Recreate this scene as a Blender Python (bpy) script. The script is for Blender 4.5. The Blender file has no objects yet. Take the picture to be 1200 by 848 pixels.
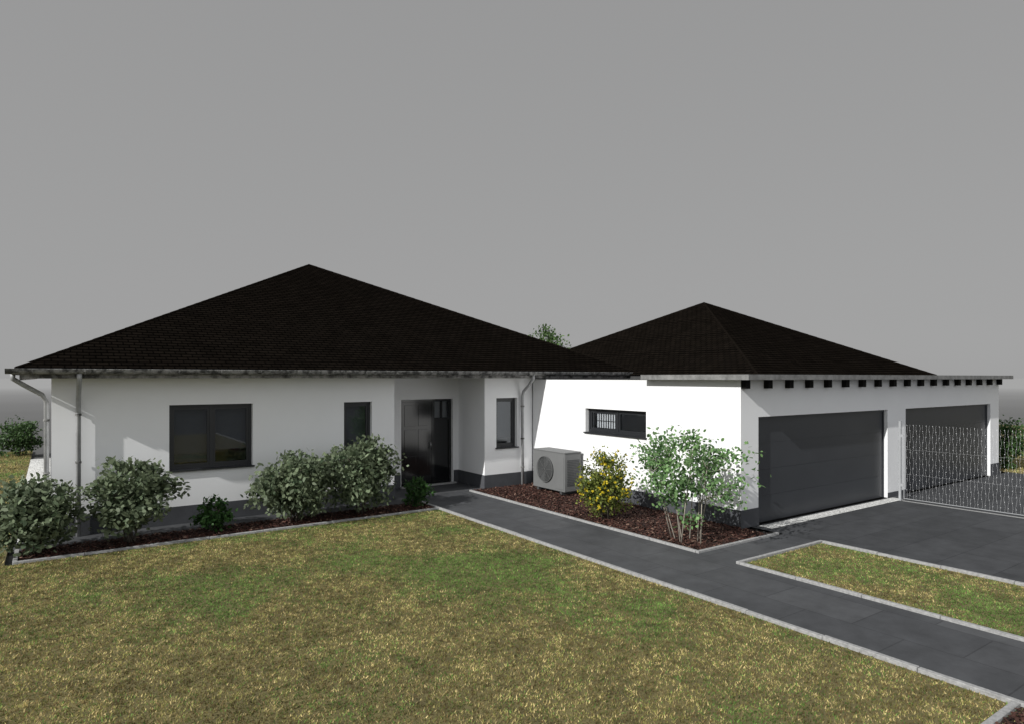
import bpy, bmesh, math, random
import numpy as np
from mathutils import Vector, Matrix
random.seed(7); rng = np.random.default_rng(11)
S = bpy.context.scene
C = S.collection
R = math.radians
S.view_settings.view_transform = 'Standard'
S.view_settings.look = 'None'
S.view_settings.exposure = 0

# ------------------------------------------------------------------ materials
def newmat(name):
    m = bpy.data.materials.new(name); m.use_nodes = True
    return m, m.node_tree, m.node_tree.nodes['Principled BSDF']
def N(nt, t, **kw):
    n = nt.nodes.new(t)
    for k, v in kw.items(): setattr(n, k, v)
    return n
def mul(c, k): return (min(1, c[0]*k), min(1, c[1]*k), min(1, c[2]*k), 1)
def M(name, base, rough=.7, var=.12, scale=3, bump=0.0, bscale=80, metal=0, spec=.5, dist=.01, lo=.3, hi=.7):
    m, nt, b = newmat(name)
    tc = N(nt, 'ShaderNodeTexCoord')
    n1 = N(nt, 'ShaderNodeTexNoise'); n1.inputs['Scale'].default_value = scale; n1.inputs['Detail'].default_value = 8
    n1.inputs['Roughness'].default_value = .65
    nt.links.new(tc.outputs['Object'], n1.inputs['Vector'])
    cr = N(nt, 'ShaderNodeValToRGB')
    cr.color_ramp.elements[0].position = lo; cr.color_ramp.elements[0].color = mul(base, 1-var)
    cr.color_ramp.elements[1].position = hi; cr.color_ramp.elements[1].color = mul(base, 1+var)
    nt.links.new(n1.outputs['Fac'], cr.inputs['Fac'])
    nt.links.new(cr.outputs['Color'], b.inputs['Base Color'])
    b.inputs['Roughness'].default_value = rough; b.inputs['Metallic'].default_value = metal
    b.inputs['Specular IOR Level'].default_value = spec
    if bump > 0:
        n2 = N(nt, 'ShaderNodeTexNoise'); n2.inputs['Scale'].default_value = bscale; n2.inputs['Detail'].default_value = 4
        nt.links.new(tc.outputs['Object'], n2.inputs['Vector'])
        bp = N(nt, 'ShaderNodeBump'); bp.inputs['Strength'].default_value = bump; bp.inputs['Distance'].default_value = dist
        nt.links.new(n2.outputs['Fac'], bp.inputs['Height']); nt.links.new(bp.outputs['Normal'], b.inputs['Normal'])
    return m
def attrmat(name, rough=.6, transl=.0, spec=.3):
    m, nt, b = newmat(name)
    a = N(nt, 'ShaderNodeAttribute', attribute_name='Col')
    nt.links.new(a.outputs['Color'], b.inputs['Base Color'])
    b.inputs['Roughness'].default_value = rough; b.inputs['Specular IOR Level'].default_value = spec
    if transl > 0:
        t = N(nt, 'ShaderNodeBsdfTranslucent'); nt.links.new(a.outputs['Color'], t.inputs['Color'])
        mx = N(nt, 'ShaderNodeMixShader'); mx.inputs[0].default_value = transl
        nt.links.new(b.outputs[0], mx.inputs[1]); nt.links.new(t.outputs[0], mx.inputs[2])
        nt.links.new(mx.outputs[0], nt.nodes['Material Output'].inputs['Surface'])
    return m
def brickmat(name, c1, c2, mortar, bw, rh, ms, uv=False, rough=.7, bump=.4, offset=.5, noise=.35, spec=.4, rot=0):
    m, nt, b = newmat(name)
    tc = N(nt, 'ShaderNodeTexCoord')
    br = N(nt, 'ShaderNodeTexBrick'); br.offset = offset
    br.inputs['Scale'].default_value = 1; br.inputs['Brick Width'].default_value = bw; br.inputs['Row Height'].default_value = rh
    br.inputs['Mortar Size'].default_value = ms; br.inputs['Mortar Smooth'].default_value = .2
    br.inputs['Color1'].default_value = (*c1, 1); br.inputs['Color2'].default_value = (*c2, 1); br.inputs['Mortar'].default_value = (*mortar, 1)
    src = tc.outputs['UV'] if uv else tc.outputs['Object']
    if rot:
        mp = N(nt, 'ShaderNodeMapping'); mp.inputs['Rotation'].default_value = (0, 0, rot)
        nt.links.new(src, mp.inputs['Vector']); src2 = mp.outputs['Vector']
    else: src2 = src
    nt.links.new(src2, br.inputs['Vector'])
    n = N(nt, 'ShaderNodeTexNoise'); n.inputs['Scale'].default_value = 2.2; n.inputs['Detail'].default_value = 9; n.inputs['Roughness'].default_value = .7
    nt.links.new(tc.outputs['Object'], n.inputs['Vector'])
    mr = N(nt, 'ShaderNodeMapRange'); mr.inputs[1].default_value = .3; mr.inputs[2].default_value = .7
    mr.inputs[3].default_value = 1-noise; mr.inputs[4].default_value = 1+noise
    nt.links.new(n.outputs['Fac'], mr.inputs[0])
    mx = N(nt, 'ShaderNodeVectorMath', operation='SCALE')
    nt.links.new(br.outputs['Color'], mx.inputs[0]); nt.links.new(mr.outputs[0], mx.inputs['Scale'])
    nt.links.new(mx.outputs[0], b.inputs['Base Color'])
    bp = N(nt, 'ShaderNodeBump', invert=True); bp.inputs['Strength'].default_value = bump; bp.inputs['Distance'].default_value = .01
    nt.links.new(br.outputs['Fac'], bp.inputs['Height']); nt.links.new(bp.outputs['Normal'], b.inputs['Normal'])
    b.inputs['Roughness'].default_value = rough; b.inputs['Specular IOR Level'].default_value = spec
    return m
def pebble(name, c1, c2, scale):
    m, nt, b = newmat(name)
    tc = N(nt, 'ShaderNodeTexCoord'); v = N(nt, 'ShaderNodeTexVoronoi'); v.inputs['Scale'].default_value = scale
    nt.links.new(tc.outputs['Object'], v.inputs['Vector'])
    sep = N(nt, 'ShaderNodeSeparateColor'); nt.links.new(v.outputs['Color'], sep.inputs[0])
    mx = N(nt, 'ShaderNodeMix', data_type='RGBA'); mx.inputs[6].default_value = (*c1, 1); mx.inputs[7].default_value = (*c2, 1)
    nt.links.new(sep.outputs[0], mx.inputs[0]); nt.links.new(mx.outputs[2], b.inputs['Base Color'])
    bp = N(nt, 'ShaderNodeBump', invert=True); bp.inputs['Strength'].default_value = .9; bp.inputs['Distance'].default_value = .02
    nt.links.new(v.outputs['Distance'], bp.inputs['Height']); nt.links.new(bp.outputs['Normal'], b.inputs['Normal'])
    b.inputs['Roughness'].default_value = .85
    return m

render_w = M('white_render', (.80, .805, .81), .9, .025, .8, .25, 180, dist=.003)
plinth_m = M('plinth_render', (.058, .061, .068), .9, .15, 4, .3, 200, dist=.004)
tile_m = brickmat('roof_tile', (.0088, .0070, .0055), (.0064, .0052, .0042), (.0022, .0019, .0017), .20, .143, .013, uv=True, rough=.95, bump=.5, noise=.28, spec=0)
hip_m = M('hip_tile', (.0074, .0060, .0048), .95, .2, 6, spec=0)
zinc = M('zinc_sheet', (.165, .164, .160), .8, .65, 7, metal=0, bump=.6, bscale=30, lo=.41, hi=.59, spec=.2)
pipe_m = M('pale_zinc_pipe', (.34, .345, .35), .55, .2, 6, metal=.15)
weather_m = M('weathered_fascia', (.19, .187, .182), .85, .65, 5, bump=.6, bscale=25, lo=.40, hi=.60, spec=.2)
edge_m = M('grey_roof_edge', (.19, .19, .187), .8, .35, 6, spec=.2)
soffit_m = M('soffit_board', (.42, .42, .41), .8, .08, 3)
roofing_m = M('bitumen_roofing', (.06, .06, .06), .95, .2, 4, spec=.1)
frame_m = M('anthracite_frame', (.017, .0185, .021), .42, .1, 3)
gdoor_m = M('garage_door_sheet', (.036, .039, .045), .42, .08, 1.5, spec=.4)
rafter_m = M('dark_timber', (.007, .0065, .006), .8, .2, 8, spec=.2)
steel = M('brushed_steel', (.5, .51, .52), .35, .05, 20, metal=.9)
fence_m = M('galvanised_wire', (.72, .73, .74), .5, .06, 5, metal=.1)
post_m = M('galvanised_post', (.36, .37, .38), .55, .1, 5, metal=.2)
pump_m = M('pale_grey_casing', (.145, .148, .148), .6, .07, 2, spec=.3)
grille_m = M('mid_grey_grille', (.11, .113, .113), .6, .05, 2, spec=.3)
pump_d = M('dark_grille', (.062, .064, .065), .6, .1, 8, spec=.3)
pane_white_m = M('pane_white', (.85, .85, .83), .7, .03, 5)  # white for the reflection slats and the door pane curtain
grey_sheet_m = M('grey_sheet', (.15, .157, .168), .9, .05, 6)  # neutral grey for the sheets added behind window panes
kerb_m = M('pale_concrete', (.29, .29, .287), .9, .32, 22, .5, 120)
slab_m = brickmat('slate_paving', (.070, .072, .076), (.053, .055, .059), (.038, .039, .042), 1.2, .8, .009, rough=.7, bump=.2, noise=.28, spec=.25, rot=math.pi/2)
drive_m = brickmat('driveway_paving', (.057, .059, .063), (.045, .047, .050), (.033, .034, .037), 1.6, .8, .009, rough=.75, bump=.2, noise=.28, spec=.2)
gravel_m = pebble('white_pebbles', (.35, .35, .34), (.78, .78, .76), 28)
bed_m = M('bark_soil', (.030, .015, .011), .95, .4, 14, .8, 60, dist=.03)
chip_m = attrmat('bark_chips', .85)
grass_m = attrmat('grass_blades', .75, .3, .1)
leaf_m = attrmat('leaf', .55, .32, .25)
petal_m = attrmat('petal', .6, .3, .2)
bark_m = M('grey_bark', (.09, .078, .06), .9, .3, 12)
bark_pale = M('pale_bark', (.34, .31, .26), .85, .25, 12)
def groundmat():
    m, nt, b = newmat('grey_ground_haze')
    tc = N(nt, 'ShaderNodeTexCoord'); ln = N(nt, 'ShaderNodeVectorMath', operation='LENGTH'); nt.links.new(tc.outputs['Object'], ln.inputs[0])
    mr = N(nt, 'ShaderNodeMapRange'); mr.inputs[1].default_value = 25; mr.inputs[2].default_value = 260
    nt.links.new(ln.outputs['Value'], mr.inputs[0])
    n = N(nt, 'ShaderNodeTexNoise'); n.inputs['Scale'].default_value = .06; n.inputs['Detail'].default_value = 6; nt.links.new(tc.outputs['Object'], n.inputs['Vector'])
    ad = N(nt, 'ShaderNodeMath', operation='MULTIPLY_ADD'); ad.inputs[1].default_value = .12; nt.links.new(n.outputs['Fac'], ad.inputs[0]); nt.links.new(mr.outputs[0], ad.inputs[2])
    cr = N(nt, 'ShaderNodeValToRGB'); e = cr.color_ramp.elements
    e[0].position = .06; e[0].color = (.11, .11, .109, 1); e[1].position = 1; e[1].color = (.31, .31, .309, 1)  # paler with distance: horizon haze painted into the ground colour
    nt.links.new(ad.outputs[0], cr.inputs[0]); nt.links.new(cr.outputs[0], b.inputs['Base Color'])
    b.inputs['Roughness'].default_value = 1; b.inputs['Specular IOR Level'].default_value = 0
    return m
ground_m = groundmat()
def glassmat(name, tint, ior):
    m, nt, b = newmat(name)
    t = N(nt, 'ShaderNodeBsdfTransparent'); t.inputs['Color'].default_value = (tint*.95, tint*.98, tint*1.02, 1)
    g = N(nt, 'ShaderNodeBsdfGlossy'); g.inputs['Roughness'].default_value = .02; g.inputs['Color'].default_value = (.90, .95, 1, 1)
    fr = N(nt, 'ShaderNodeLayerWeight'); fr.inputs['Blend'].default_value = .5
    mr = N(nt, 'ShaderNodeMapRange'); mr.inputs[3].default_value = ior; mr.inputs[4].default_value = .9
    pw = N(nt, 'ShaderNodeMath', operation='POWER'); pw.inputs[1].default_value = 3.5
    nt.links.new(fr.outputs['Facing'], pw.inputs[0]); nt.links.new(pw.outputs[0], mr.inputs[0])
    mx = N(nt, 'ShaderNodeMixShader')
    nt.links.new(mr.outputs[0], mx.inputs[0]); nt.links.new(t.outputs[0], mx.inputs[1]); nt.links.new(g.outputs[0], mx.inputs[2])
    nt.links.new(mx.outputs[0], nt.nodes['Material Output'].inputs['Surface'])
    return m
glass_m = glassmat('window_glass', .52, .08)
clear_m = glassmat('clear_glass', .75, .13)
doorleaf_m = M('glossy_anthracite', (.006, .0064, .0072), .12, .08, 1, spec=.7)

# ------------------------------------------------------------------ object helpers
def root_loc(p):
    while p.parent: p = p.parent
    return Vector(p.location)
def obj(name, bm, m, parent=None, smooth=False, fixn=True):
    if parent is not None: bmesh.ops.translate(bm, verts=bm.verts, vec=-root_loc(parent))
    if fixn: bmesh.ops.recalc_face_normals(bm, faces=bm.faces)
    me = bpy.data.meshes.new(name); bm.to_mesh(me); bm.free()
    me.materials.append(m)
    if smooth:
        for p in me.polygons: p.use_smooth = True
    o = bpy.data.objects.new(name, me); C.objects.link(o)
    if parent is not None: o.parent = parent
    return o
def thing(name, label, cat, loc, group=None):
    o = bpy.data.objects.new(name, None); C.objects.link(o); o.location = loc
    o.empty_display_size = .2
    o['label'] = label; o['category'] = cat
    if group: o['group'] = group
    return o
def box(bm, x0, x1, y0, y1, z0, z1):
    v = [bm.verts.new((x, y, z)) for x in (x0, x1) for y in (y0, y1) for z in (z0, z1)]
    for f in ((0,1,3,2),(4,6,7,5),(0,4,5,1),(2,3,7,6),(0,2,6,4),(1,5,7,3)): bm.faces.new([v[i] for i in f])
def BX(*boxes, bev=0):
    bm = bmesh.new()
    for b in boxes: box(bm, *b)
    if bev: bmesh.ops.bevel(bm, geom=list(bm.edges), offset=bev, segments=2, affect='EDGES', profile=.6)
    return bm
def tube(bm, pts, radii, seg=8, cap=True):
    pts = [Vector(p) for p in pts]
    if not isinstance(radii, (list, tuple)): radii = [radii]*len(pts)
    rings = []; prev = None
    for i, p in enumerate(pts):
        d = (pts[min(i+1, len(pts)-1)] - pts[max(i-1, 0)]).normalized()
        a = prev if prev is not None else (Vector((0,0,1)) if abs(d.z) < .9 else Vector((1,0,0)))
        a = (a - d*a.dot(d))
        if a.length < 1e-4: a = d.orthogonal()
        a.normalize(); prev = a; b = d.cross(a)
        rings.append([bm.verts.new(p + (a*math.cos(2*math.pi*k/seg) + b*math.sin(2*math.pi*k/seg))*radii[i]) for k in range(seg)])
    for r0, r1 in zip(rings, rings[1:]):
        for k in range(seg): bm.faces.new((r0[k], r0[(k+1)%seg], r1[(k+1)%seg], r1[k]))
    if cap:
        bm.faces.new(rings[0][::-1]); bm.faces.new(rings[-1])
def struct(name, bm, m, kind='structure'):
    o = obj(name, bm, m); o['kind'] = kind; return o
def sheet(name, m, z, *rects):
    bm = bmesh.new()
    for (x0, x1, y0, y1) in rects: bm.faces.new([bm.verts.new(p) for p in ((x0,y0,z),(x1,y0,z),(x1,y1,z),(x0,y1,z))])
    return struct(name, bm, m)
def np_mesh(name, V, k, cols, m, parent=None, kind=None):
    """V: (n,k,3) polygons; cols (n,3)"""
    n = V.shape[0]
    V = V.astype(np.float32)
    if parent is not None: V = V - np.array(root_loc(parent), dtype=np.float32)
    me = bpy.data.meshes.new(name)
    me.vertices.add(n*k); me.vertices.foreach_set('co', V.reshape(-1))
    me.loops.add(n*k); me.loops.foreach_set('vertex_index', np.arange(n*k, dtype=np.int32))
    me.polygons.add(n); me.polygons.foreach_set('loop_start', np.arange(0, n*k, k, dtype=np.int32))
    me.update(calc_edges=True); me.validate()
    ca = me.color_attributes.new('Col', 'FLOAT_COLOR', 'POINT')
    c4 = np.ones((n, k, 4), dtype=np.float32); c4[:, :, :3] = np.clip(cols, 0, 1)[:, None, :]
    ca.data.foreach_set('color', c4.reshape(-1))
    me.materials.append(m)
    o = bpy.data.objects.new(name, me); C.objects.link(o)
    if parent is not None: o.parent = parent
    if kind: o['kind'] = kind
    return o

# ------------------------------------------------------------------ ground, paving, kerbs
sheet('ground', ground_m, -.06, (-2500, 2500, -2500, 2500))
sheet('path', slab_m, 0, (7.30, 9.05, -8, 14.6), (6.95, 9.6, 14.6, 16.42), (9.05, 11.53, 6.63, 7.37))
sheet('driveway', drive_m, 0, (11.53, 24.9, -8, 8.1))
sheet('paved_strip', slab_m, -.002, (-.6, 6.95, 14.22, 15.02))
sheet('gravel_strip', gravel_m, .002, (-.62, 0, 15.02, 30))
sheet('gravel_channel', gravel_m, .006, (11.72, 17.25, 7.74, 8.03))
sheet('threshold_strip', kerb_m, .005, (16.94, 17.07, 3.6, 7.70))
lawn_base = M('lawn_soil', (.13, .11, .042), .95, .35, 3, .6, 60, dist=.02)
sheet('lawn', lawn_base, -.004, (-30, 7.235, -8, 13.25), (-30, -.62, 13.25, 33.5), (9.115, 11.465, -8, 6.565), (24.9, 50, -8, 30))
sheet('planting_bed', bed_m, .006, (-.45, 7.235, 13.315, 14.22))
sheet('planting_bed', bed_m, .006, (9.115, 11.22, 7.435, 14.9))
sheet('planting_bed', bed_m, .006, (6.1, 7.235, .8, 2.25))
kz = .04
def kerb(*rects):
    bm = bmesh.new()
    for (x0, x1, y0, y1) in rects:
        # individual edging stones, 1 m long
        L = max(x1-x0, y1-y0); n = max(1, round(L/1.0))
        for i in range(n):
            a, b = i/n, (i+1)/n
            dz = random.uniform(-.004, .004)
            if x1-x0 > y1-y0: box(bm, x0+(x1-x0)*a+.003, x0+(x1-x0)*b-.003, y0, y1, -.05, kz+dz)
            else: box(bm, x0, x1, y0+(y1-y0)*a+.003, y0+(y1-y0)*b-.003, -.05, kz+dz)
    bmesh.ops.bevel(bm, geom=list(bm.edges), offset=.005, segments=1, affect='EDGES')
    return struct('kerb', bm, kerb_m)
kerb((-.515, 7.30, 13.25, 13.315), (-.515, -.45, 13.32, 14.25))
kerb((7.235, 7.30, -8, 13.245))
kerb((7.235, 7.30, 13.32, 14.22))
kerb((9.05, 9.115, 7.44, 14.9), (9.05, 11.4, 7.37, 7.435))
kerb((9.05, 9.115, -8, 6.56), (9.05, 11.53, 6.565, 6.63), (11.465, 11.53, -8, 6.56))
kerb((6.1, 7.23, 2.25, 2.315))

# ------------------------------------------------------------------ grass blades and bark chips
def vnoise(x, y, s, seed):
    g = np.random.default_rng(seed).random((256, 256)); xs, ys = x/s+64, y/s+64
    i, j = np.floor(xs).astype(int), np.floor(ys).astype(int); fx, fy = xs-i, ys-j
    fx = fx*fx*(3-2*fx); fy = fy*fy*(3-2*fy); i %= 255; j %= 255
    return (g[i,j]*(1-fx)+g[i+1,j]*fx)*(1-fy) + (g[i,j+1]*(1-fx)+g[i+1,j+1]*fx)*fy
STRAW, BROWN, OLIVE, GREEN = [np.array(c)*1.06 for c in ((.46,.37,.175), (.205,.145,.064), (.25,.235,.08), (.125,.212,.052))]
def grass(regions, blobs, hmin, hmax, w, name='grass'):
    xs, ys = [], []
    for (x0, x1, y0, y1, d) in regions:
        n = int((x1-x0)*(y1-y0)*d); xs.append(rng.uniform(x0, x1, n)); ys.append(rng.uniform(y0, y1, n))
    x, y = np.concatenate(xs), np.concatenate(ys); n = len(x)
    wx, wy = x+.25*vnoise(x, y, .3, 8), y+.25*vnoise(x, y, .3, 9)
    g = .48*vnoise(wx, wy, 1.5, 1) + .28*vnoise(wx, wy, .5, 2) + .24*vnoise(x, y, .10, 3)
    for (bx, by, br, ba) in blobs: g += ba*np.exp(-((x-bx)**2+(y-by)**2)/(br*br))
    g = np.clip((g-.47)/.33, 0, 1)
    s = .18*vnoise(wx, wy, .40, 5) + .30*vnoise(wx, wy, .14, 6) + .52*vnoise(x, y, .052, 7)
    s = np.clip((s-.5)*2.3+.5, 0, 1)
    r = rng.random(n); r2 = rng.random(n)
    dry = np.where((r < .05+.45*s)[:, None], STRAW, np.where((r < .52)[:, None], BROWN, OLIVE))
    col = np.where((r2 < .86*g+.11)[:, None], GREEN, dry) * rng.uniform(.6, 1.35, n)[:, None] * (.57+.85*s)[:, None]
    a = rng.uniform(0, 2*np.pi, n); h = rng.uniform(hmin, hmax, n); lean = rng.uniform(.5, 1.7, n)*h
    b = a + rng.uniform(-1.2, 1.2, n) + np.pi/2
    ww = w*rng.uniform(.6, 1.3, n)
    V = np.zeros((n, 3, 3))
    V[:,0,0] = x-np.cos(b)*ww; V[:,0,1] = y-np.sin(b)*ww; V[:,1,0] = x+np.cos(b)*ww; V[:,1,1] = y+np.sin(b)*ww
    V[:,:2,2] = -.006
    V[:,2,0] = x+np.cos(a)*lean; V[:,2,1] = y+np.sin(a)*lean; V[:,2,2] = h
    return np_mesh(name, V, 3, col, grass_m, kind='stuff')
blobs = [(2.1,9.9,1.2,.42),(1.4,10.8,.7,.14),(5.6,8.7,1.0,.42),(5.2,3.5,.8,.26),(4.2,11.8,1.0,.24),(6.5,11.0,.9,.28),(6.4,6.0,.6,.14),(9.8,5.8,.7,.34),(10.5,5.0,.9,.26),(10.2,3.4,.9,.2),(0,8,1.5,-.08),(3.5,6.3,1.3,-.10),(3.8,9.2,.6,-.12)]
grass([(-3.2, 7.22, 1.5, 13.24, 3400)], blobs, .008, .022, .0065)
grass([(9.13, 11.45, 1.0, 6.56, 3200)], blobs, .008, .022, .0065)
grass([(-7, -.65, 13.26, 33.4, 420), (24.95, 32, 3, 14, 300)], [], .03, .06, .010)
def chips(regions, name='bark_mulch'):
    xs, ys = [], []
    for (x0, x1, y0, y1, d) in regions:
        n = int((x1-x0)*(y1-y0)*d); xs.append(rng.uniform(x0, x1, n)); ys.append(rng.uniform(y0, y1, n))
    x, y = np.concatenate(xs), np.concatenate(ys); n = len(x)
    a = rng.uniform(0, 2*np.pi, n); L = rng.uniform(.012, .034, n); W = L*rng.uniform(.3, .7, n)
    t1, t2 = rng.uniform(-.5, .5, n), rng.uniform(-.6, .6, n)
    d = np.stack([np.cos(a)*np.cos(t1), np.sin(a)*np.cos(t1), np.sin(t1)], 1)
    s = np.stack([-np.sin(a)*np.cos(t2), np.cos(a)*np.cos(t2), np.sin(t2)], 1)
    c = np.stack([x, y, rng.uniform(.016, .04, n)], 1)
    d *= L[:, None]; s *= W[:, None]
    V = np.stack([c-d-s, c+d-s*.7, c+d+s, c-d+s*.8], 1)
    base = np.array([.060, .025, .018])*rng.uniform(.2, 1.5, n)[:, None]
    pale = rng.random(n) < .09
    base[pale] = np.array([.24, .15, .11])*rng.uniform(.6, 1.1, pale.sum())[:, None]
    return np_mesh(name, V, 4, base, chip_m, kind='stuff')
chips([(-.42, 7.2, 13.34, 14.2, 1500)])
chips([(9.13, 11.2, 7.46, 14.88, 1400)])
chips([(6.12, 7.2, .82, 2.23, 1500)])

# ------------------------------------------------------------------ wall / window builders
def wall_grid(bm, fmap, u0, u1, z0, z1, th, openings=()):
    us = sorted({u0, u1, *[o[0] for o in openings], *[o[1] for o in openings]})
    zs = sorted({z0, z1, *[o[2] for o in openings], *[o[3] for o in openings]})
    nu, nz = len(us)-1, len(zs)-1
    def solid(i, j):
        if i < 0 or j < 0 or i >= nu or j >= nz: return False
        u, z = (us[i]+us[i+1])/2, (zs[j]+zs[j+1])/2
        return not any(o[0] < u < o[1] and o[2] < z < o[3] for o in openings)
    cache = {}
    def vert(i, j, d):
        if (i, j, d) not in cache: cache[(i, j, d)] = bm.verts.new(fmap(us[i], th*d, zs[j]))
        return cache[(i, j, d)]
    for i in range(nu):
        for j in range(nz):
            if not solid(i, j): continue
            for d in (0, 1): bm.faces.new([vert(i,j,d), vert(i+1,j,d), vert(i+1,j+1,d), vert(i,j+1,d)])
            for (di, dj, a, b) in ((-1,0,(i,j),(i,j+1)), (1,0,(i+1,j),(i+1,j+1)), (0,-1,(i,j),(i+1,j)), (0,1,(i,j+1),(i+1,j+1))):
                if not solid(i+di, j+dj): bm.faces.new([vert(*a,0), vert(*b,0), vert(*b,1), vert(*a,1)])
def ymap(Y): return lambda u, d, z: (u, Y+d, z)
def xmap(X): return lambda u, d, z: (X+d, u, z)
def mbox(bm, f, u0, u1, d0, d1, z0, z1):
    a, b = f(u0, d0, z0), f(u1, d1, z1)
    box(bm, min(a[0],b[0]), max(a[0],b[0]), min(a[1],b[1]), max(a[1],b[1]), z0, z1)
def pane(f, u0, u1, d, z0, z1):
    bm = bmesh.new(); bm.faces.new([bm.verts.new(f(*p)) for p in ((u0,d,z0),(u1,d,z0),(u1,d,z1),(u0,d,z1))]); return bm
def window(parent, f, u0, u1, z0, z1, n, sill=True, label=None, rec=.11, gm=None):
    bm = bmesh.new(); w = .06; e = .003
    mbox(bm, f, u0+e, u0+w, rec, rec+.08, z0+e, z1-e); mbox(bm, f, u1-w, u1-e, rec, rec+.08, z0+e, z1-e)
    mbox(bm, f, u0+w, u1-w, rec, rec+.08, z0+e, z0+w); mbox(bm, f, u0+w, u1-w, rec, rec+.08, z1-w, z1-e)
    iw = (u1-u0-2*w)/n
    for k in range(1, n): mbox(bm, f, u0+w+iw*k-.035, u0+w+iw*k+.035, rec, rec+.08, z0+w, z1-w)
    # sash frames, set back a little
    s = .045
    for k in range(n):
        a = u0+w+iw*k+(.035 if k else 0); b = u0+w+iw*(k+1)-(.035 if k < n-1 else 0)
        mbox(bm, f, a, a+s, rec+.015, rec+.07, z0+w, z1-w); mbox(bm, f, b-s, b, rec+.015, rec+.07, z0+w, z1-w)
        mbox(bm, f, a+s, b-s, rec+.015, rec+.07, z0+w, z0+w+s); mbox(bm, f, a+s, b-s, rec+.015, rec+.07, z1-w-s, z1-w)
    o = obj('window', bm, frame_m, parent)
    if label: o['label'] = label
    for k in range(n):
        a = u0+w+iw*k+(.035 if k else 0)+s; b = u0+w+iw*(k+1)-(.035 if k < n-1 else 0)-s
        obj('pane', pane(f, a, b, rec+.04, z0+w+s, z1-w-s), gm or glass_m, o)
    if sill:
        sb = bmesh.new(); mbox(sb, f, u0-.03, u1+.03, -.05, rec-.002, z0-.03, z0+.001); obj('sill', sb, frame_m, o)
    return o

# ------------------------------------------------------------------ roofs
def slope(bm, uvl, A, B, Cc, n, lift=.012):
    A, B, Cc = Vector(A), Vector(B), Vector(Cc)
    u = (B-A).normalized(); nrm = (B-A).cross(Cc-A).normalized()
    if nrm.z < 0: nrm = -nrm
    v = nrm.cross(u)
    if v.z < 0: v = -v
    def face(ps):
        f = bm.faces.new([bm.verts.new(p) for p in ps])
        for l in f.loops:
            q = l.vert.co - A; l[uvl].uv = (q.dot(u)+50, q.dot(v)+.02)
    for i in range(n):
        f0, f1 = i/n, (i+1)/n
        a0, b0, a1, b1 = A.lerp(Cc, f0), B.lerp(Cc, f0), A.lerp(Cc, f1), B.lerp(Cc, f1)
        la, lb = a0+nrm*lift, b0+nrm*lift
        face([la, lb, b1, a1] if (b1-a1).length > 1e-4 else [la, lb, a1])
        face([a0, b0, lb, la])
def pyramid(parent, P, apex, rows):
    bm = bmesh.new(); uvl = bm.loops.layers.uv.new('UVMap')
    for i in range(4): slope(bm, uvl, P[i], P[(i+1)%4], apex, rows)
    bm.faces.new([bm.verts.new((p[0], p[1], p[2]-.002)) for p in P])
    o = obj('roof', bm, tile_m, parent, fixn=False)
    for p in P:
        hb = bmesh.new(); A, B = Vector(p)-Vector((0,0,.022)), Vector(apex)-Vector((0,0,.022)); m = int((B-A).length/.3)
        for k in range(m):
            a, b = A.lerp(B, k/m), A.lerp(B, (k+1.08)/m)
            tube(hb, [a, b], [.05, .044], 8)
        bmesh.ops.remove_doubles(hb, verts=hb.verts, dist=.0001)
        obj('hip_cap', hb, hip_m, o)
    return o
def gutter(parent, p0, p1, r=.088):
    """open half-round channel from p0 to p1 (rim height = p.z)"""
    bm = bmesh.new(); p0, p1 = Vector(p0), Vector(p1); d = (p1-p0).normalized(); s = Vector((-d.y, d.x, 0)); up = Vector((0,0,1)); K = 10
    prof = [(math.cos(math.pi+math.pi*k/K)*r, math.sin(math.pi+math.pi*k/K)*r) for k in range(K+1)] + \
           [(math.cos(2*math.pi-math.pi*k/K)*(r-.006), math.sin(2*math.pi-math.pi*k/K)*(r-.006)) for k in range(K+1)]
    ra = [bm.verts.new(p0+s*a+up*b) for a, b in prof]; rb = [bm.verts.new(p1+s*a+up*b) for a, b in prof]
    n = len(prof)
    for k in range(n): bm.faces.new((ra[k], ra[(k+1)%n], rb[(k+1)%n], rb[k]))
    for e in (p0, p1): bm.faces.new([bm.verts.new(e+s*a*.99+up*b*.99) for a, b in prof[:K+1]])
    for sgn in (-1, 1): tube(bm, [p0+s*r*sgn, p1+s*r*sgn], .008, 6)
    o = obj('gutter', bm, zinc, parent)
    L = (p1-p0).length; m = int(L/.75)
    for k in range(m):
        q = p0+d*(L*(k+.5)/m); hb = bmesh.new()
        pts = [q+s*math.cos(math.pi+math.pi*j/8)*(r+.006)+up*math.sin(math.pi+math.pi*j/8)*(r+.006) for j in range(9)]
        tube(hb, pts, .009, 5); obj('gutter_bracket', hb, zinc, o)
    return o
def downpipe(parent, pts, clips, r=.042):
    bm = bmesh.new(); tube(bm, pts, r, 12)
    o = obj('downpipe', bm, pipe_m, parent, True)
    for (x, y, z) in clips:
        cb = bmesh.new(); tube(cb, [(x,y,z-.02),(x,y,z+.02)], r+.010, 12); obj('pipe_clip', cb, zinc, o)
    return o

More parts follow.
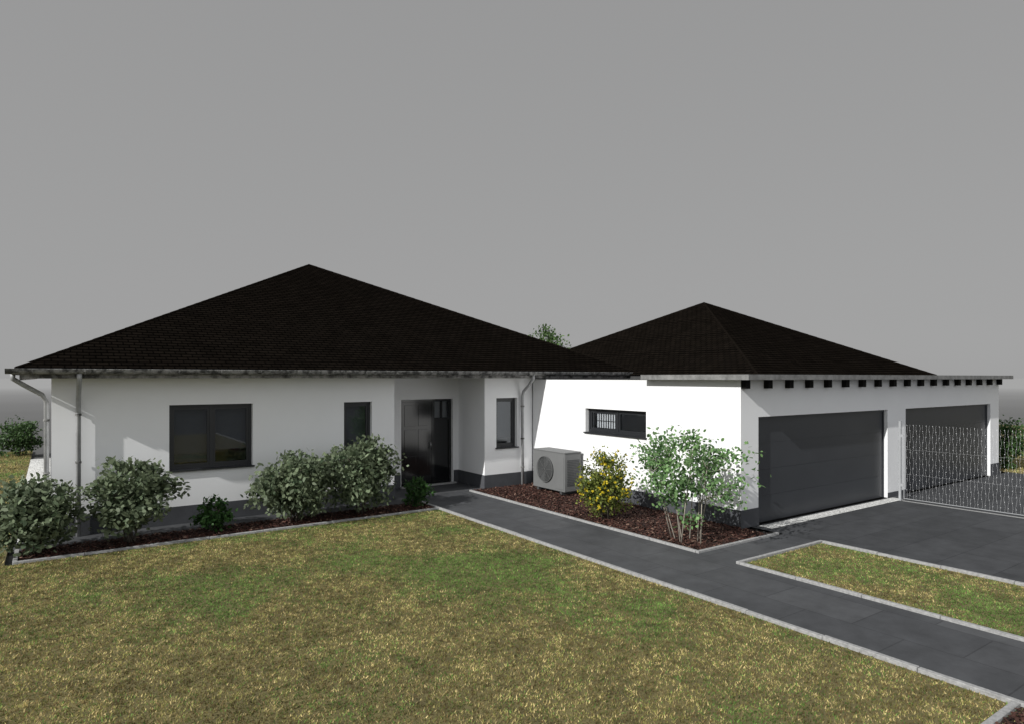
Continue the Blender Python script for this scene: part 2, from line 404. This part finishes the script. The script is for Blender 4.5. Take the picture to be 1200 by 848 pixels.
# ------------------------------------------------------------------ bungalow
H = thing('bungalow', 'white rendered bungalow with large black hipped roof, front door and grey gutters', 'house', (7, 22, 0))
WY, ZT = 15.0, 3.0
w1 = (1.97, 3.60, 1.10, 2.44); w2 = (5.66, 6.36, 1.10, 2.42); w3 = (9.98, 10.68, 1.08, 2.44); dr = (7.80, 9.42, 0, 2.40)
bm = bmesh.new()
wall_grid(bm, ymap(WY), 0, 6.95, 0, ZT, .3, [w1, w2])
wall_grid(bm, ymap(WY), 9.6, 11.2, 0, ZT, .3, [w3])
wall_grid(bm, ymap(16.4), 6.65, 9.9, 0, ZT, .3, [dr])
box(bm, 6.65, 6.95, 15.3, 16.4, 0, ZT); box(bm, 9.6, 9.9, 15.3, 16.4, 0, ZT)
box(bm, 0, .3, 15.3, 29.2, 0, ZT); box(bm, .3, 14.1, 28.9, 29.2, 0, ZT); box(bm, 13.8, 14.1, 15.3, 28.9, 0, ZT)
box(bm, .3, 13.8, 20, 20.2, 0, ZT)
obj('wall', bm, render_w, H)
pz = .36
for b in ((-.015, 6.965, 14.985, 14.9995, 0, pz), (9.585, 11.2, 14.985, 14.9995, 0, pz), (9.585, 9.5995, 15.0, 16.385, 0, pz),
          (6.96, 7.78, 16.385, 16.3995, 0, pz), (9.44, 9.584, 16.385, 16.3995, 0, pz), (-.015, -.0005, 15.0, 29.2, 0, pz)):
    obj('plinth', BX(b), plinth_m, H)
obj('soffit', BX((-.42, 14.70, 14.52, 29.85, 3.003, 3.10)), soffit_m, H)
obj('fascia', BX((-.46, 14.76, 14.492, 14.516, 2.985, 3.155), bev=.004), weather_m, H)
obj('fascia', BX((-.462, -.43, 14.52, 29.9, 2.955, 3.155)), weather_m, H)
HZ = 3.17
pyramid(H, [(-.50, 14.45, HZ), (14.80, 14.45, HZ), (14.80, 29.95, HZ), (-.50, 29.95, HZ)], (7.15, 22.2, 6.80), 60)
gutter(H, (-.66, 14.40, 3.15), (14.88, 14.40, 3.15)); gutter(H, (-.56, 30.0, 3.15), (-.56, 14.50, 3.15))
for f, w, n in ((ymap(WY), w1, 2), (ymap(WY), w2, 1), (ymap(WY), w3, 1)): window(H, f, *w, n)
def pane_tone(x0, x1, Y, z0, z1):   # grey sheet added behind the glass so the pane reads neutral grey
    obj('grey_pane_sheet', BX((x0, x1, Y, Y+.004, z0, z1)), grey_sheet_m, H)
pane_tone(2.0, 2.78, 15.305, 1.22, 2.6); pane_tone(2.81, 3.62, 15.305, 1.45, 2.6); pane_tone(5.62, 6.5, 15.305, 1.0, 2.6); pane_tone(9.95, 10.75, 15.305, 1.3, 2.6)
# front door: dark panelled leaf, fixed dark side panel with small panes at its top
yd = 16.50; fd = ymap(yd)
d = obj('front_door', BX((7.88, 8.80, yd+.012, yd+.07, .03, 2.33), bev=.006), doorleaf_m, H)
obj('door_frame', BX((7.803, 7.88, yd, yd+.09, .0, 2.397), (8.80, 8.88, yd, yd+.09, 0, 2.33), (9.34, 9.417, yd, yd+.09, 0, 2.397),
                     (7.88, 9.34, yd, yd+.09, 2.33, 2.397), (8.88, 9.34, yd, yd+.09, 1.80, 1.87), (9.09, 9.13, yd, yd+.09, 1.87, 2.33), (8.88, 9.34, yd, yd+.09, .0, .05)), doorleaf_m, d)
for (a, b) in ((7.95, 8.30), (8.37, 8.66)):
    for (z0, z1) in ((.18, .82), (.92, 1.56), (1.66, 2.24)):
        obj('door_panel', BX((a, b, yd+.003, yd+.0135, z0, z1), bev=.0045), doorleaf_m, d)
obj('side_panel', BX((8.88, 9.34, yd+.03, yd+.06, .05, 1.80)), doorleaf_m, d)
obj('top_pane', pane(fd, 8.88, 9.09, .04, 1.87, 2.33), glass_m, d)
obj('top_pane', pane(fd, 9.13, 9.34, .04, 1.87, 2.33), glass_m, d)
obj('pane_curtain', BX((8.86, 9.36, 16.71, 16.714, 1.8, 2.4)), pane_white_m, d)
hb = bmesh.new(); tube(hb, [(8.735, yd-.05, 1.0), (8.735, yd-.05, 1.2)], .011, 10)
for z in (1.03, 1.17): tube(hb, [(8.735, yd-.05, z), (8.735, yd+.014, z)], .009, 8)
obj('door_handle', hb, steel, d, True)
obj('door_step', BX((7.75, 9.46, 16.26, 16.38, .0, .035)), kerb_m, H)
# downpipes
downpipe(H, [(.42,14.40,3.08),(.42,14.41,2.97),(.42,14.62,2.80),(.42,14.86,2.66),(.42,14.91,2.55),(.42,14.91,.0)], [(.42,14.91,z) for z in (2.3,1.4,.5)])
downpipe(H, [(-.56,14.62,3.08),(-.56,14.62,2.98),(-.40,14.8,2.86),(-.14,15.1,2.68),(-.075,15.18,2.55),(-.075,15.18,.0)], [(-.075,15.18,z) for z in (2.2,1.2,.4)])
downpipe(H, [(10.80,14.40,3.08),(10.80,14.41,2.97),(10.80,14.6,2.80),(10.80,14.86,2.62),(10.80,14.91,2.5),(10.80,14.91,.0)], [(10.80,14.91,z) for z in (2.2,1.3,.5)])

# ------------------------------------------------------------------ garage
G = thing('garage', 'white double garage wing with black hipped roof and two dark sectional doors', 'garage', (17.7, 12, 0))
gx, gy, gr, gt = 11.22, 8.10, 24.2, 2.955
d1 = (11.80, 17.15, 0, 2.2); d2 = (18.1, 23.55, 0, 2.2); gw = (10.64, 12.74, 1.62, 2.22)
bm = bmesh.new()
wall_grid(bm, ymap(gy), gx, gr, 0, gt, .3, [d1, d2])
wall_grid(bm, xmap(gx), gy+.3, 15.0, 0, gt, .3, [gw])
box(bm, gr-.3, gr, gy+.3, 20.6, 0, gt); box(bm, 14.12, gr-.3, 20.3, 20.6, 0, gt); box(bm, gx+.3, gx+1.5, 14.7, 15.0, 0, gt)
obj('wall', bm, render_w, G)
for b in ((gx-.015, gx-.0005, gy, 14.98, 0, pz), (gx-.015, d1[0]-.0005, gy-.015, gy-.0005, 0, pz), (d1[1]+.0005, d2[0]-.0005, gy-.015, gy-.0005, 0, .12),
          (d2[1]+.0005, gr+.015, gy-.015, gy-.0005, 0, pz)): obj('plinth', BX(b), plinth_m, G)
ox = 10.98
obj('flat_roof', BX((ox+.03, 24.27, 7.78, 10.55, 2.958, 3.055), (11.20, 14.449, 10.551, 14.48, 2.957, 2.972), (14.45, 24.25, 10.551, 20.85, 2.957, 3.070)), roofing_m, G)
obj('fascia', BX((ox, 24.30, 7.75, 7.779, 2.956, 3.062), (ox, ox+.029, 7.779, 10.58, 2.956, 3.062), (ox+.029, 14.0, 10.551, 10.58, 2.975, 3.062), (24.271, 24.30, 7.779, 20.9, 2.956, 3.062)), edge_m, G)
for k in range(18):
    x = 11.30+k*.752
    obj('rafter', BX((x-.075, x+.075, 7.99, 8.098, 2.78, 2.954)), rafter_m, G)
GZ = 3.075
pyramid(G, [(14.4, 9.9, GZ), (24.27, 9.9, GZ), (24.27, 20.9, GZ), (14.4, 21.8, GZ)], (18.96, 15.21, 5.63), 41)
o = window(G, xmap(gx), *gw, 2, label='wide low garage window with a pale reflection built as slats behind one pane', gm=clear_m)
bl = bmesh.new()
for k in range(8):
    y = 11.84+k*.085
    for (a, b) in ((1.74, 1.90), (1.92, 2.10)): box(bl, gx+.175, gx+.181, y, y+.042, a, b)
obj('pane_tone', bl, pane_white_m, o)  # pale slats added in place of the reflection in this pane
for dd in (d1, d2):
    rc = .10
    bm = bmesh.new(); n = 4; hh = (dd[3]-.02)/n
    for k in range(n): box(bm, dd[0]+.003, dd[1]-.003, gy+rc, gy+rc+.04, .012+k*hh, .012+(k+1)*hh-.006)
    box(bm, dd[0]+.003, dd[1]-.003, gy+rc+.005, gy+rc+.036, .013, dd[3]-.004)
    gd = obj('garage_door', bm, gdoor_m, G)
    obj('door_seal', BX((dd[0]+.003, dd[1]-.003, gy+rc-.003, gy+rc+.003, 0, .011)), rafter_m, gd)
    obj('door_frame', BX((dd[0]+.001, dd[0]+.05, gy+rc-.02, gy+rc-.004, 0, dd[3]-.05), (dd[1]-.05, dd[1]-.001, gy+rc-.02, gy+rc-.004, 0, dd[3]-.05),
                         (dd[0]+.001, dd[1]-.001, gy+rc-.02, gy+rc-.004, dd[3]-.05, dd[3]-.001)), gdoor_m, gd)

# ------------------------------------------------------------------ heat pump
hx0, hx1, hy0, hy1, hz0, hz1 = 10.58, 11.12, 12.80, 14.12, .11, 1.11
HP = thing('heat_pump', 'pale grey outdoor heat pump unit with round fan standing beside white garage wall', 'heat pump', ((hx0+hx1)/2, (hy0+hy1)/2, .006))
obj('casing', BX((hx0, hx1, hy0, hy1, hz0, hz1-.03), bev=.018), pump_m, HP)
obj('lid', BX((hx0-.012, hx1+.012, hy0-.012, hy1+.012, hz1-.029, hz1), bev=.008), pump_m, HP)
fy, fz, fr = 13.58, .62, .33
bm = bmesh.new(); bmesh.ops.create_cone(bm, cap_ends=True, segments=40, radius1=fr, radius2=fr, depth=.012)
bmesh.ops.rotate(bm, verts=bm.verts, cent=(0,0,0), matrix=Matrix.Rotation(R(90), 3, 'Y')); bmesh.ops.translate(bm, verts=bm.verts, vec=(hx0-.007, fy, fz))
obj('fan_opening', bm, pump_d, HP)
bm = bmesh.new()
for k in range(3):
    a0 = k*2*math.pi/3
    pts = [(hx0-.022+.006*j/6, fy+math.cos(a0+j*.16)*.08, fz+math.sin(a0+j*.16)*.08) for j in range(7)]
    pts2 = [(hx0-.026+.010*j/6, fy+math.cos(a0+.2+j*.17)*.30, fz+math.sin(a0+.2+j*.17)*.30) for j in range(7)]
    for j in range(6): bm.faces.new([bm.verts.new(p) for p in (pts[j], pts[j+1], pts2[j+1], pts2[j])])
bmesh.ops.remove_doubles(bm, verts=bm.verts, dist=.0001)
obj('fan_blades', bm, pump_d, HP)
bm = bmesh.new()
for rr in [fr*q/9 for q in range(2, 10)]:
    pts = [(hx0-.035, fy+math.cos(2*math.pi*k/36)*rr, fz+math.sin(2*math.pi*k/36)*rr) for k in range(37)]
    tube(bm, pts, .004 if rr < fr*.99 else .010, 5, False)
for k in range(8):
    a = k*math.pi/4; tube(bm, [(hx0-.035, fy, fz), (hx0-.035, fy+math.cos(a)*fr, fz+math.sin(a)*fr)], .005, 5)
obj('fan_grille', bm, grille_m, HP)
obj('front_panel', BX((hx0-.010, hx0-.0005, hy0+.03, hy0+.36, hz0+.06, hz1-.10), bev=.004), pump_m, HP)
bm = bmesh.new()
for k in range(16): box(bm, hx0+.08, hx1-.06, hy0-.007, hy0+.001, .26+k*.042, .285+k*.042)
obj('side_louvre', bm, pump_d, HP)
for y in (hy0+.18, hy1-.18): obj('foot', BX((hx0+.02, hx1-.02, y-.04, y+.04, .006, hz0-.001), bev=.005), pump_d, HP)

# ------------------------------------------------------------------ wire gate
FX = 17.0
F = thing('mesh_gate', 'tall galvanised wire mesh gate across the driveway in front of right garage door', 'gate', (FX, 5.8, 0))
for y in (7.735, 3.7):
    p = obj('post', BX((FX-.025, FX+.025, y-.025, y+.025, 0, 1.93), bev=.004), post_m, F)
    obj('post_cap', BX((FX-.029, FX+.029, y-.029, y+.029, 1.9305, 1.945), bev=.003), post_m, p)
fy0, fy1, fz0, fz1 = 3.80, 7.65, .06, 1.86
e = .012
obj('frame', BX((FX-.006, FX+.006, fy0, fy0+e, fz0, fz1), (FX-.006, FX+.006, fy1-e, fy1, fz0, fz1), (FX-.006, FX+.006, fy0+e, fy1-e, fz0, fz0+e)), post_m, F)
bm = bmesh.new(); n = 54   # thin, lightly crimped wires with small weld beads
for k in range(1, n):
    y = fy0+(fy1-fy0)*k/n; ph = (k % 2)*math.pi
    tube(bm, [(FX, y+.012*math.sin(ph+z*math.pi/.2), fz0+.01+z) for z in [j*.05 for j in range(37)]], .00085, 3)
for z in (.66, 1.26):
    tube(bm, [(FX-.0018, fy0+e, z), (FX-.0018, fy1-e, z)], .0007, 4)
for k in range(1, n):
    y = fy0+(fy1-fy0)*k/n
    for j in range(7):
        z = .16+.26*j+(.13 if k % 2 else 0)
        if z < 1.86: box(bm, FX-.0028, FX+.0028, y-.0026, y+.0026, z-.009, z+.009)
obj('wire_panel', bm, fence_m, F)
for z in (.35, 1.55): obj('hinge', BX((FX-.02, FX+.02, 7.651, 7.709, z, z+.07)), post_m, F)

# ------------------------------------------------------------------ shrubs and trees
def unit(v): return v/np.maximum(1e-6, np.linalg.norm(v, axis=-1, keepdims=True))
def leafset(cent, out, L, W, cols, m, name, parent):
    n = len(cent)
    d = unit(rng.normal(size=(n, 3)) + out*.9 + np.array([0, 0, .1]))
    nr = unit(rng.normal(size=(n, 3))*.8 + out*.6 + np.array([0, 0, .7]))
    s = unit(np.cross(d, nr))
    nn = np.cross(s, d)
    Ls = (L*rng.uniform(.6, 1.25, n))[:, None]; Ws = (W*rng.uniform(.7, 1.2, n))[:, None]
    # six-sided leaf blade: base, two shoulders, tip
    V = np.stack([cent-d*Ls*.5, cent-d*Ls*.18+s*Ws*.46+nn*Ws*.12, cent+d*Ls*.18+s*Ws*.40+nn*Ws*.10, cent+d*Ls*.5,
                  cent+d*Ls*.18-s*Ws*.40+nn*Ws*.10, cent-d*Ls*.18-s*Ws*.46+nn*Ws*.12], 1)
    V[:, :, 2] = np.maximum(V[:, :, 2], .03)
    return np_mesh(name, V, 6, cols, m, parent)
def shrub(name, label, cat, x, y, w, h, low, nclump, nleaf, L, W, base, tip, stems, barkm, seed, flowers=0, flat=1.0, z0=.012, group=None, spread=.17, tall=False, stem_r=.018, root=.09, tp=.10, irr=.14):
    r = np.random.default_rng(seed); random.seed(seed)
    t = thing(name, label, cat, (x, y, z0), group)
    zc, rz = (low+1)/2*h, (1-low)/2*h
    u = unit(r.normal(size=(nclump, 3))); rad = r.uniform(.10, 1, nclump)**.5
    lump = 1+irr*np.sin(u[:, 0]*4.1+seed)*np.cos(u[:, 1]*3.3+seed*2)+r.uniform(-irr, irr*.9, nclump)
    cc = u*rad[:, None]*lump[:, None]*.88*np.array([w/2, w/2*flat, rz])
    taper = np.where(cc[:, 2] < 0, 1-tp*np.abs(cc[:, 2])/rz, 1)
    cc[:, :2] *= taper[:, None]
    ctr = np.array([x, y, z0+zc])
    idx = r.integers(0, nclump, nleaf)
    sz = r.uniform(.6, 1.25, nclump)*spread*min(w, 2*rz)
    off = np.clip(r.normal(size=(nleaf, 3)), -1.8, 1.8)*.5*sz[idx][:, None]*np.array([1.1, 1.1, .85])
    P = cc[idx]+off
    out = unit(P/np.array([w/2, w/2*flat, rz]))
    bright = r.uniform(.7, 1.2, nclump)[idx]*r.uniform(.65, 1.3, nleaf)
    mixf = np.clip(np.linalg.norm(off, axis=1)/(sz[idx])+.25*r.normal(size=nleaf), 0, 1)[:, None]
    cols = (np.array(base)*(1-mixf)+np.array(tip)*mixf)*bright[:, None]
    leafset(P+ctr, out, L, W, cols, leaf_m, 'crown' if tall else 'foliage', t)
    if flowers:
        face = unit(np.array([-.6, -.7, .35])); score = (P/np.array([w/2, w/2, rz])); nn_ = np.linalg.norm(score, axis=1)
        k = r.permutation(nleaf)[:flowers*6]; k = k[nn_[k] < 1.12]
        sel = k[np.argsort(-(nn_[k]+.35*score[k]@face))[:flowers]]
        fm = []
        for v in range(4):   # four flower-head meshes, shared by copies
            pc = r.normal(size=(6, 3))*.012
            fc = np.array([[.72, .58, .04]])*r.uniform(.75, 1.1, 6)[:, None]
            o = leafset(pc+np.array([0, 0, 10]), np.zeros((6, 3)), .044, .036, fc, petal_m, 'flower', None)
            for vv in o.data.vertices: vv.co.z -= 10
            fm.append(o)
        for i, q in enumerate(sel):
            o = fm[i] if i < 4 else fm[i % 4].copy()
            if i >= 4: C.objects.link(o)
            o.parent = t; o.location = Vector(P[q]+out[q]*.025+np.array([0, 0, zc])); o.rotation_euler = tuple(r.uniform(0, 6, 3))
    ang = np.arctan2(cc[:, 1], cc[:, 0]); order = np.argsort(ang) if root > .1 else np.argsort(r.random(nclump)); per = max(1, nclump//max(1, stems))
    for s in range(stems):
        ids = list(order[s*per:(s+1)*per]); random.shuffle(ids)
        mine = [cc[i]+ctr for i in ids[:6]]
        if not mine: continue
        bm = bmesh.new()
        main = max(mine, key=lambda p: p[2])
        if tall: b0 = Vector((x, y, z0-.01)) if s == 0 else Vector((x, y, z0+h*(.12+.06*s)))
        else:
            a = (ang[ids[0]] if root > .1 else s*2*math.pi/stems)+random.uniform(-.4, .4); b0 = Vector((x+math.cos(a)*root*random.uniform(.3, 1.3), y+math.sin(a)*root*random.uniform(.3, 1.3), z0-.01))
        e = Vector(main); m1 = b0.lerp(e, .35)+Vector((random.uniform(-.04, .04), random.uniform(-.04, .04), .06*h)); m2 = b0.lerp(e, .68)+Vector((random.uniform(-.05, .05), random.uniform(-.05, .05), .07*h))
        sr = stem_r*(1.0 if not tall or s == 0 else .5)
        tube(bm, [b0, m1, m2, e], [sr, sr*.8, sr*.55, sr*.25], 6)
        for q in mine:
            if q is main: continue
            q = Vector(q); st = m1 if q.z < m2.z else m2
            md = st.lerp(q, .5)+Vector((0, 0, .03*h)); tube(bm, [st, md, q], [sr*.5, sr*.35, sr*.16], 5)
        obj('trunk' if tall and s == 0 else ('limb' if tall else 'stem'), bm, barkm, t, True)
    return t
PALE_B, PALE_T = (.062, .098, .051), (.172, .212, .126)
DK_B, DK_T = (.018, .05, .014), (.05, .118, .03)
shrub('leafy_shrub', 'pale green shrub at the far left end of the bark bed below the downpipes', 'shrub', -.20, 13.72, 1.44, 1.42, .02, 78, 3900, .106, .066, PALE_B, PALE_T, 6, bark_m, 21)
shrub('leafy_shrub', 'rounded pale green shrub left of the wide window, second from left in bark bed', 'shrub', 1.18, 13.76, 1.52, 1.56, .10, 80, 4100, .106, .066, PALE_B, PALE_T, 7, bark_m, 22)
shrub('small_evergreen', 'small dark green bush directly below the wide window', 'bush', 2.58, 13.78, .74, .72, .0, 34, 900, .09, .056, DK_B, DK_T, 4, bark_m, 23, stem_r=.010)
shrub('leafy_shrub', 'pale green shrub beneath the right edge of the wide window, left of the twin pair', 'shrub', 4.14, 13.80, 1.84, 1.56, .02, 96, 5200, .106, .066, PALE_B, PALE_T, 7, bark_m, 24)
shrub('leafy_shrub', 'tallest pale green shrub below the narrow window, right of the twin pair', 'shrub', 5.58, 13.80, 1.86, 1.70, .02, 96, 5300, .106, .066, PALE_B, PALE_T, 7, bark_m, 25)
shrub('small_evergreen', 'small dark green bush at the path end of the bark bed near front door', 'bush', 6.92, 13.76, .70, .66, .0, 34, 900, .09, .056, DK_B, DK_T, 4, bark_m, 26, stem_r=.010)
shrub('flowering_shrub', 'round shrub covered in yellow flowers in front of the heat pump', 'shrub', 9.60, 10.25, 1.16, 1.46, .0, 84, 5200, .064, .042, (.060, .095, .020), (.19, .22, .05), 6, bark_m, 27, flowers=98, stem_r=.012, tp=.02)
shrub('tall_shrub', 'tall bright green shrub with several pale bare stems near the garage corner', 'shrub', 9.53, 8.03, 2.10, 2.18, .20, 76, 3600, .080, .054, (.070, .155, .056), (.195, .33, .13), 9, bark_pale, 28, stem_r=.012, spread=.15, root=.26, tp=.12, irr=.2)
shrub('far_bush', 'round green bush on the lawn behind the left side of the bungalow', 'bush', -1.05, 31.7, 1.8, 1.5, .02, 50, 2400, .12, .07, DK_B, (.08, .14, .05), 5, bark_m, 29, z0=-.004)
shrub('garden_bush', 'green bush beyond the right end of the garage', 'bush', 25.9, 8.5, 1.9, 1.75, .02, 50, 2600, .10, .06, DK_B, (.06, .12, .035), 5, bark_m, 30, z0=-.004)
shrub('garden_tree', 'leafy tree whose crown rises behind the gap between the two black roofs', 'tree', 21.2, 27.6, 3.7, 5.95, .30, 95, 8500, .16, .10, DK_B, (.09, .15, .05), 7, bark_m, 31, z0=-.06, spread=.15, tall=True, stem_r=.11)

# ------------------------------------------------------------------ light, sky, camera
el = R(31); az = R(10); nx, ny = -math.cos(az), -math.sin(az)
to_sun = Vector((nx*math.cos(el), ny*math.cos(el), math.sin(el)))
sl = bpy.data.lights.new('sun', 'SUN'); sl.energy = 4.5; sl.angle = R(.5); sl.color = (1, .985, .955)
so = bpy.data.objects.new('sun', sl); C.objects.link(so); so.rotation_euler = to_sun.to_track_quat('Z', 'Y').to_euler(); so.location = (-20, -10, 30)
W = bpy.data.worlds.new('World'); S.world = W; W.use_nodes = True; nt = W.node_tree
bg = nt.nodes['Background']
sky = N(nt, 'ShaderNodeTexSky', sky_type='NISHITA'); sky.sun_disc = False; sky.sun_elevation = el; sky.sun_rotation = math.atan2(nx, ny)
hs = N(nt, 'ShaderNodeHueSaturation'); hs.inputs['Saturation'].default_value = .05; hs.inputs['Value'].default_value = .05
nt.links.new(sky.outputs[0], hs.inputs['Color'])
tc = N(nt, 'ShaderNodeTexCoord'); sp = N(nt, 'ShaderNodeSeparateXYZ'); nt.links.new(tc.outputs['Generated'], sp.inputs[0])
cr = N(nt, 'ShaderNodeValToRGB'); cr.color_ramp.elements[0].position = 0; cr.color_ramp.elements[0].color = (.365, .365, .365, 1)
cr.color_ramp.elements[1].position = .5; cr.color_ramp.elements[1].color = (.325, .325, .327, 1)
e3 = cr.color_ramp.elements.new(.78); e3.color = (.45, .46, .48, 1)  # zenith above the frame lifted as added ambient fill
nt.links.new(sp.outputs[2], cr.inputs[0])
# plain grey sky with added brightness behind the camera to fill the shaded facades
dt = N(nt, 'ShaderNodeVectorMath', operation='DOT_PRODUCT'); dt.inputs[1].default_value = (-.30, -.954, 0)
nt.links.new(tc.outputs['Generated'], dt.inputs[0])
mr = N(nt, 'ShaderNodeMapRange', interpolation_type='SMOOTHSTEP'); mr.inputs[1].default_value = -.05; mr.inputs[2].default_value = .65
nt.links.new(dt.outputs['Value'], mr.inputs[0])
m2 = N(nt, 'ShaderNodeMix', data_type='RGBA'); m2.inputs[7].default_value = (.70, .715, .74, 1)
nt.links.new(mr.outputs[0], m2.inputs[0]); nt.links.new(cr.outputs[0], m2.inputs[6])
mx = N(nt, 'ShaderNodeMix', data_type='RGBA'); mx.inputs[0].default_value = .92
nt.links.new(hs.outputs[0], mx.inputs[6]); nt.links.new(m2.outputs[2], mx.inputs[7])
nt.links.new(mx.outputs[2], bg.inputs['Color']); bg.inputs['Strength'].default_value = 1.0

cam = bpy.data.cameras.new('camera'); co = bpy.data.objects.new('camera', cam); C.objects.link(co)
co.location = (0, 0, 3.0); co.rotation_euler = (R(90), 0, -R(35))
cam.sensor_width = 36; cam.lens = 36*771/1200; cam.shift_y = 18/1200; cam.clip_end = 6000
S.camera = co
